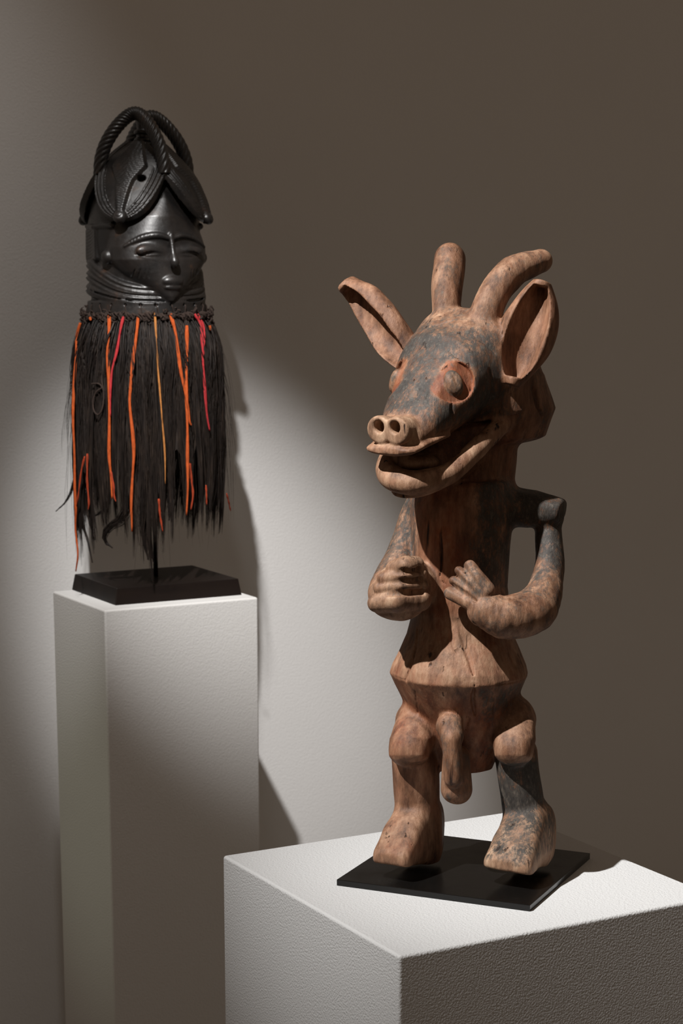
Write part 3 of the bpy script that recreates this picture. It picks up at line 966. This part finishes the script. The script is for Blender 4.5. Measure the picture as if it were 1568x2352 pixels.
# plaited panels behind the ears
for sx in (-1, 1):
    PF = ID.sub((sx * 0.0905, 0.022, zf(562)), (0, 0, 1), (-sx * 0.97, -0.12, 0))
    K.box((0, 0.005, 0), (0.034, 0.012, 0.029), 0.006, frame=PF, k=0.003, g='head')
    for j in range(11):
        zc = -0.026 + j * 0.0056
        K.path([PF.pt((-0.036, -0.0085, zc - 0.003)), PF.pt((0.0, -0.0075, zc + 0.002)), PF.pt((0.036, -0.0085, zc + 0.009))], 0.0017, k=0.001, op='-')
    K.path([(sx * 0.084, -0.05, zf(520)), (sx * 0.098, 0.0, zf(523)), (sx * 0.09, 0.05, zf(520))], 0.005, k=0.002, g='head')
# crown: four-sided cone with finial
ys = [430, 395, 370, 345, 328]
K.loft(Z(*ys), [0.066, 0.048, 0.036, 0.024, 0.016], [0] * 5, [0.066, 0.048, 0.036, 0.024, 0.016], 2, n=1.7, rad=0.003, frame=ID, k=0.004, g='crown')
K.loft(Z(332, 318, 306, 290, 262), [0.016, 0.0135, 0.012, 0.0125, 0.013], [0] * 5, [0.016, 0.0135, 0.012, 0.0125, 0.013], 2, n=2, rad=0.002, frame=ID, k=0.002, g='finial')
for y, r in ((322, 0.015), (304, 0.0155)):
    K.path([(r * 0.85 * math.cos(t), r * 0.85 * math.sin(t), zf(y)) for t in np.linspace(0, 2 * np.pi, 17)], 0.0045, k=0.001, g='finial')
# hanging lobes of the coiffure
for j, angd in enumerate((-45, 45, 135, -135)):
    t = math.radians(angd)
    out = np.array([math.sin(t), -math.cos(t), 0]); tang = np.array([math.cos(t), math.sin(t), 0])
    top = out * 0.018; top[2] = zf(330)
    tip = out * 0.112; tip[2] = zf(511)
    dn = tip - top; L = np.linalg.norm(dn); dn /= L
    nrm = np.cross(tang, dn); nrm = nrm if nrm @ out > 0 else -nrm
    LF = Frame(top, tang, nrm, dn)                # x along tangent, y outwards, z down the lobe
    W0 = 0.064
    def lobe(p, L=L):
        tt = p[:, 2] / L; x = np.abs(p[:, 0])
        lo_ = np.clip((tt - 0.40) / 0.60, 0, 1)
        w = np.where(tt < 0.40, 0.014 + (W0 - 0.014) * np.clip(tt / 0.40, 0, 1) ** 0.85, W0 * np.sqrt(np.clip(1 - lo_ ** 1.7, 0, 1)) + 0.005 * lo_)
        ed = w - x                                   # distance in from the border
        sheet = 0.002 - 3.4 * x ** 2 + 0.016 * np.sin(np.pi * np.clip(tt, 0, 1) ** 1.1)
        low = sstep(0.36, 0.44, tt)
        band = np.where(ed < 0.021, 0.0017 * np.cos(ed * 2 * np.pi / 0.0070), 0.0) * low
        kw = np.interp(tt, [0, 0.40, 0.60, 1.0], [0.010, 0.034, 0.018, 0.006]).astype(np.float32)
        keel = 0.0055 * np.clip((kw - x) / 0.004, 0, 1)
        comb = np.where(x < kw, 0.0006 * np.cos((p[:, 2] + 0.3 * x) * 2 * np.pi / 0.0042), 0)
        th = 0.0055
        d = np.abs(p[:, 1] - sheet) - th - np.where(p[:, 1] > sheet, band + keel + comb, 0)
        return np.maximum(np.maximum(-ed * 0.75, d * 0.6), np.maximum(-p[:, 2], p[:, 2] - L - 0.003))
    K.add(lobe, LF, (0, 0, L / 2), 0.112, 0.002, '+', 'lobe%d' % j)
    cu = LF.pt((0, 0.008, L - 0.002))
    K.ell((0, 0, 0), (0.0125, 0.0100, 0.0120), frame=Frame(cu, tang, nrm, dn), k=0.002, g='lobe%d' % j)
    ring = [LF.pt((0.0065 * math.cos(q), 0.0168, L - 0.002 + 0.0065 * math.sin(q))) for q in np.linspace(0.4, 5.6, 12)]
    K.path(ring, 0.0013, k=0.001, op='-')
    if j == 0:
        K.path([LF.pt((0.026, -0.02, 0.090)), LF.pt((0.029, 0.05, 0.090))], 0.0058, k=0.001, op='-')
# holes along the rim
for q in range(24):
    t = q * 2 * np.pi / 24
    K.path([(0.100 * math.cos(t), 0.102 * math.sin(t), zf(699)), (0.113 * math.cos(t), 0.116 * math.sin(t), zf(699))], 0.0026, k=0.0008, op='-')
# hollow inside
K.loft([zf(730), zf(600), zf(480), zf(430)], [0.088, 0.082, 0.070, 0.03], [0.004] * 4, [0.09, 0.085, 0.07, 0.03], 2, n=2, frame=ID, k=0.002, op='-')
ww = wobble(70, 0.0007, 21)
Vm, Fm, Nm = K.polygonise((-0.135, -0.135, zf(728)), (0.135, 0.14, zf(252)), 0.0014, noise=ww)
mnames = ['head', 'face', 'rim', 'neck_ring0', 'neck_ring1', 'neck_ring2', 'brow0', 'brow1', 'nose', 'mouth', 'ear0', 'ear1', 'crown', 'finial', 'lobe0', 'lobe1', 'lobe2', 'lobe3']
ml = K.groups(Vm.astype(np.float32), mnames)
mplain = {n: 'neck_ring' for n in mnames if n.startswith('neck')}
mplain.update({n: 'hair_lobe' for n in mnames if n.startswith('lobe')})
mplain.update({'brow0': 'brow', 'brow1': 'brow', 'ear0': 'ear', 'ear1': 'ear', 'head': 'helmet'})
mpar = {k: 'face' for k in ('brow0', 'brow1', 'nose', 'mouth')}
split(Vm, Fm, Nm, ml[Fm[:, 0]], mnames, mpar, mplain, {'face': 'glossy black face with lowered eyes', 'rim': 'plain rim pierced with small holes'}, mask, M_MASK, {})

# braided arches over the crown
for c0, c1 in (((0.0, -0.084), (-0.084, 0.0)), ((0.084, 0.0), (0.0, 0.084))):
    c0, c1 = np.array(c0), np.array(c1)
    pts = []
    for q in np.linspace(0, math.pi, 21):
        t = (1 - math.cos(q)) / 2; hgt = math.sin(q)
        p = (c0 * (1 - t) + c1 * t) * (1 - 0.36 * hgt ** 2)
        pts.append((p[0], p[1], zf(404) + (zf(264) - zf(404)) * hgt ** 0.88))
    pth = smooth_path(pts, 260)
    ln = np.linalg.norm(np.diff(pth, axis=0), axis=1).sum()
    tw = lambda ph, s: 0.84 + 0.22 * np.abs(np.cos(3.5 * ph - s * ln / 0.0088 * np.pi)) ** 0.7
    Vt, Ft = tube_np(pth, 0.0114, 42, twist=tw)
    mesh_np('braided_arch', Vt, Ft, M_MASK, mask)

# ---- fibre skirt
RIMZ = zf(716)
def skirt_r(s):
    """radius of the skirt at s = 0 (rim) .. 1 (hem)"""
    return np.interp(s, [0, 0.06, 0.2, 0.45, 0.8, 1.0], [0.104, 0.113, 0.125, 0.137, 0.142, 0.139])
# length of the locks round the mask as image rows at the hem, by angle seen from the camera (deg, 0 = facing it)
HEM = [(-180, 1230), (-110, 1180), (-85, 1200), (-62, 1240), (-48, 1230), (-38, 1180), (-25, 1170), (-10, 1235), (0, 1255), (8, 1290), (18, 1175), (32, 1190), (45, 1150), (58, 1195), (75, 1185), (95, 1170), (140, 1220), (180, 1230)]
hx_, hy_ = zip(*HEM)
def ang_dir(a):
    """a measured from the camera direction, in the mask's own axes"""
    t = a - YAW
    return math.sin(t), -math.cos(t)
strands = []
NS = 9
def strand_pts(a0, a1, zr, zl, roff, r_in, curl=0.0, wav=0.0):
    s = np.linspace(0, 1, NS)
    a = a0 + (a1 - a0) * s ** 1.3 + wav * np.sin(s * 9 + a0 * 7)
    r = skirt_r(s * min(1.0, 1.0)) + roff * (0.3 + s) - r_in * s ** 2
    t = a - YAW
    zz = zr + (zl - zr) * s
    return np.stack([np.sin(t) * r * 0.98, -np.cos(t) * r, zz], 1)
rngh = np.random.default_rng(4)
P_all, R_all = [], []
NCL = 120
for ci in range(NCL):
    ca = -math.pi + 2 * math.pi * (ci + rngh.uniform(-0.4, 0.4)) / NCL
    hem_y = np.interp(math.degrees(ca), hx_, hy_) + rngh.normal(0, 30)
    tip_a = ca + rngh.normal(0, 0.075); rin = rngh.uniform(-0.004, 0.012)
    croff = rngh.uniform(-0.006, 0.003); cw = rngh.normal(0, 0.018)
    for si in range(52):
        da = rngh.normal(0, 0.034)
        fr = rngh.uniform(0.80, 1.0) if si % 4 else rngh.uniform(0.3, 0.8)
        zl = RIMZ + (zf(hem_y) - RIMZ) * fr
        a1 = tip_a + da * (0.28 if fr > 0.78 else 0.8)
        pts = strand_pts(ca + da, a1, RIMZ - abs(rngh.normal(0, 0.004)), zl, croff + float(np.clip(rngh.normal(0, 0.0015), -0.003, 0.003)), rin * fr, wav=cw + rngh.normal(0, 0.007))
        P_all.append(pts); R_all.append(rngh.uniform(0.0005, 0.00095))
# loose single hairs
for q in range(220):
    ca = rngh.uniform(-math.pi, math.pi)
    zl = RIMZ + (zf(np.interp(math.degrees(ca), hx_, hy_)) - RIMZ) * rngh.uniform(0.5, 1.12)
    pts = strand_pts(ca, ca + rngh.normal(0, 0.15), RIMZ - rngh.uniform(0, 0.1), zl, abs(rngh.normal(0.006, 0.008)), 0, wav=rngh.normal(0, 0.02))
    P_all.append(pts); R_all.append(0.00025)
# hanging tapered locks seen below the hem
MI = np.linalg.inv(np.array(Matrix.Translation(mask.location) @ Matrix.Rotation(YAW, 4, 'Z')))
def skirt_at(px, py, lift=0.0):
    """point on the outside of the skirt that the camera sees at (px, py), in mask axes"""
    zz = None; Yd = bc[1] - 0.12
    for _ in range(6):
        p = at(px, py, Yd)
        x = p[0] - MCX
        s = np.clip((RIMZ - (p[2] - TALL_TOP)) / (RIMZ - zf(1200)), 0, 1)
        r = float(skirt_r(s)) + lift
        Yd = bc[1] - math.sqrt(max(r * r - x * x, 1e-6))
    p = at(px, py, Yd)
    return (MI @ np.array([p[0], p[1], p[2], 1]))[:3]
LOCKS = [
    ([(293, 1090), (295, 1150), (282, 1190), (258, 1205), (240, 1225), (242, 1245), (258, 1258)], 0.010, 60),
    ([(180, 1060), (176, 1140), (185, 1190), (200, 1235), (212, 1292)], 0.006, 40),
    ([(172, 1060), (168, 1110), (152, 1150), (128, 1175), (122, 1118)][:4], 0.004, 16),
    ([(335, 1080), (332, 1160), (330, 1230), (340, 1285)], 0.013, 80),
    ([(350, 1080), (340, 1180), (345, 1250), (352, 1290)], 0.008, 40),
    ([(395, 1060), (392, 1140), (388, 1195)], 0.008, 40),
    ([(252, 1080), (250, 1150), (225, 1180), (205, 1185)], 0.005, 24),
    ([(205, 1080), (200, 1170), (215, 1225), (218, 1240)], 0.004, 24),
]
for pts, wd, cnt in LOCKS:
    base = smooth_path([skirt_at(x, y, -0.012) for x, y in pts], NS)
    for q in range(cnt):
        o1 = rngh.normal(0, 0.45, 3) * wd
        tap = (1 - np.linspace(0, 1, NS) ** 1.5)[:, None]
        e = base + o1 * tap + rngh.normal(0, 0.0006, (NS, 3))
        P_all.append(e); R_all.append(rngh.uniform(0.0004, 0.0008))
P_all = np.array(P_all); R_all = np.array(R_all)
def strands_mesh(P, R):
    n, m, _ = P.shape
    t = np.gradient(P, axis=1); t /= np.linalg.norm(t, axis=2)[..., None] + 1e-9
    ref = np.array([0.37, 0.61, 0.2]); a = np.cross(t, ref); a /= np.linalg.norm(a, axis=2)[..., None]
    b = np.cross(t, a)
    tap = np.interp(np.linspace(0, 1, m), [0, 0.8, 1], [1, 0.95, 0.25])
    rr = R[:, None, None] * tap[None, :, None]
    V = []
    for q in range(3):
        ph = q * 2 * np.pi / 3
        V.append(P + (a * math.cos(ph) + b * math.sin(ph)) * rr)
    V = np.stack(V, 2).reshape(-1, 3)
    i = (np.arange(n)[:, None, None] * m + np.arange(m - 1)[None, :, None]) * 3
    j = np.arange(3)[None, None]; k = (j + 1) % 3
    Fq = np.stack([i + j, i + k, i + 3 + k, i + 3 + j], -1).reshape(-1, 4)
    return V, Fq
hv, hf = strands_mesh(P_all, R_all)
# dense inner layer of the skirt
na, nz = 96, 14
th = np.linspace(0, 2 * np.pi, na, endpoint=False)
IV = []
for iz in range(nz):
    s = iz / (nz - 1)
    for a in th:
        hem = np.interp((math.degrees(a) + 180) % 360 - 180, hx_, hy_)
        zz = RIMZ + (zf(hem - 140 - 25 * math.sin(a * 17)) - RIMZ) * s
        r = float(skirt_r(s * 0.8)) - 0.009 + 0.003 * math.sin(a * 23 + s * 3)
        IV.append((math.sin(a - YAW) * r, -math.cos(a - YAW) * r, zz))
i = np.arange(nz - 1)[:, None] * na; j = np.arange(na)[None]; k = (j + 1) % na
IF = np.stack([i + j, i + k, i + na + k, i + na + j], -1).reshape(-1, 4)
hv, hf = merge([(hv, hf), (np.array(IV), IF)])
o = mesh_np('fibre_skirt', hv, hf, M_HAIR, mask)
tag(o, 'long dark brown fibre skirt', kind='stuff')

# knotted fibre collar along the rim
parts = []
for q in range(4):
    tt = np.linspace(0, 2 * np.pi, 220)
    rr = 0.1115 + 0.0028 * np.sin(tt * 37 + q * 1.6) + 0.002 * np.sin(tt * 83 + q)
    zz = zf(725) + 0.0040 * np.cos(tt * 37 + q * 1.6) + 0.003 * np.sin(tt * 19 + q * 2)
    parts.append(tube_np(np.stack([rr * np.sin(tt), -rr * np.cos(tt), zz], 1), 0.0024, 6))
for q in range(170):
    a = rngh.uniform(0, 2 * np.pi); r = 0.1150 + rngh.normal(0, 0.0015)
    c = np.array([r * math.sin(a), -r * math.cos(a), zf(729 + rngh.normal(0, 8))])
    sz, ph = rngh.uniform(0.002, 0.0065), rngh.uniform(0, 6)
    lp = [c + sz * np.array([math.cos(a) * math.cos(u + ph), math.sin(a) * math.cos(u + ph), 1.3 * math.sin(u + ph)]) + np.array([math.sin(a), -math.cos(a), 0]) * 0.003 * math.sin(2 * u) for u in np.linspace(0, rngh.uniform(3, 6.2), 9)]
    parts.append(tube_np(lp, rngh.uniform(0.0007, 0.0016), 5))
v, f_ = merge(parts)
mesh_np('fibre_collar', v, f_, M_CORD, mask)

# stitches through the rim holes
for q in range(24):
    t = q * 2 * np.pi / 24
    cx, sn = math.cos(t), math.sin(t)
    sl = rngh.normal(0, 0.05)
    pts = [(0.104 * cx, 0.108 * sn, zf(699)), (0.1065 * cx, 0.1105 * sn, zf(702)), (0.1072 * math.cos(t + sl * 0.6), 0.1112 * math.sin(t + sl * 0.6), zf(712)), (0.110 * math.cos(t + sl), 0.114 * math.sin(t + sl), zf(724))]
    Vt, Ft = tube_np(smooth_path(pts, 8), 0.0009, 6)
    mesh_np('stitch', Vt, Ft, M_CORD, mask)

# cloth strips hanging over the skirt (photo rows/columns of their run)
def zz5(pts): return [(100 + x / 3.178, 680 + y / 3.178) for x, y in pts]
STRIPS = [
    ('orange', 0.0030, [(268, 195), (240, 300), (238, 420), (222, 650), (215, 900), (225, 1150), (228, 1400), (235, 1560), (232, 1700), (250, 1880), (235, 2010)]),
    ('orange', 0.0036, [(480, 130), (478, 250), (468, 400), (475, 600), (480, 900), (478, 1150), (490, 1300), (500, 1480)]),
    ('red', 0.0028, [(582, 150), (560, 250), (535, 400), (500, 540), (488, 680), (488, 880)]),
    ('orange', 0.0038, [(690, 150), (680, 260), (655, 450), (640, 620), (628, 780), (650, 1000), (658, 1150), (650, 1300), (640, 1500), (645, 1720)]),
    ('yellow', 0.0021, [(812, 120), (822, 300), (840, 580), (865, 900), (885, 1150), (888, 1370)]),
    ('orange', 0.0036, [(925, 130), (965, 280), (1000, 550), (1040, 740), (1062, 900), (1078, 945)]),
    ('orange', 0.0036, [(1045, 215), (1046, 400), (1040, 620), (1045, 800), (1050, 1000), (1050, 1200), (1052, 1400), (1042, 1600)]),
    ('red', 0.0030, [(1100, 130), (1148, 220), (1160, 420), (1175, 650), (1190, 850), (1212, 985)]),
    ('red', 0.0024, [(1125, 130), (1168, 225), (1172, 330), (1165, 450)]),
    ('rust', 0.0022, [(320, 1150), (318, 1350), (330, 1500), (325, 1560)]),
    ('rust', 0.0020, [(300, 1170), (275, 1280), (255, 1440), (240, 1530)]),
    ('rust', 0.0024, [(1068, 1220), (1080, 1350), (1090, 1450), (1075, 1560)]),
    ('rust', 0.0022, [(490, 1280), (510, 1380), (515, 1460), (528, 1500)]),
    ('rust', 0.0018, [(1185, 1380), (1188, 1450), (1190, 1525)]),
    ('rust', 0.0018, [(1335, 1440), (1350, 1500), (1365, 1570)]),
    ('rust', 0.0022, [(840, 1480), (850, 1600), (870, 1720)]),
    ('orange', 0.0028, [(1212, 215), (1220, 250)]),
    ('orange', 0.0030, [(338, 155), (345, 178)]),
]
MATS = {'orange': M_ORANGE, 'red': M_RED, 'yellow': M_YELLOW, 'rust': M_RUST}
for col, wd, pts in STRIPS:
    n = max(8, len(pts) * 6)
    p3 = smooth_path([skirt_at(x, y, 0.0105) for x, y in zz5(pts)], n)
    s = np.linspace(0, 1, n)
    wv = wd * 0.85 * (1 + 0.22 * np.sin(s * 19 + wd * 9000)) * np.interp(s, [0, 0.05, 0.85, 1], [0.7, 1, 0.8, 0.35])
    nrm = np.array([math.sin(-YAW), -math.cos(YAW), 0])
    Vt, Ft = tube_np(p3, wv, 8, flat=(nrm, 0.45))
    o = mesh_np('cloth_strip', Vt, Ft, MATS[col], mask)
    o['label'] = {'orange': 'orange cloth strip', 'red': 'red cloth strip', 'yellow': 'thin ochre cord', 'rust': 'short rust red strip end'}[col]
# dark twisted cord with a loop
cord = [(450, 130), (450, 300), (438, 420), (432, 520), (425, 610), (432, 660), (440, 740), (425, 830), (395, 866), (365, 830), (362, 760), (385, 700), (425, 668), (400, 640), (352, 640)]
p3 = smooth_path([skirt_at(x, y, 0.010) for x, y in zz5(cord)], 120)
Vt, Ft = tube_np(p3, 0.0015, 6, twist=lambda ph, s: 0.8 + 0.35 * np.abs(np.cos(ph - s * 120)))
mesh_np('twisted_cord', Vt, Ft, M_CORD, mask)
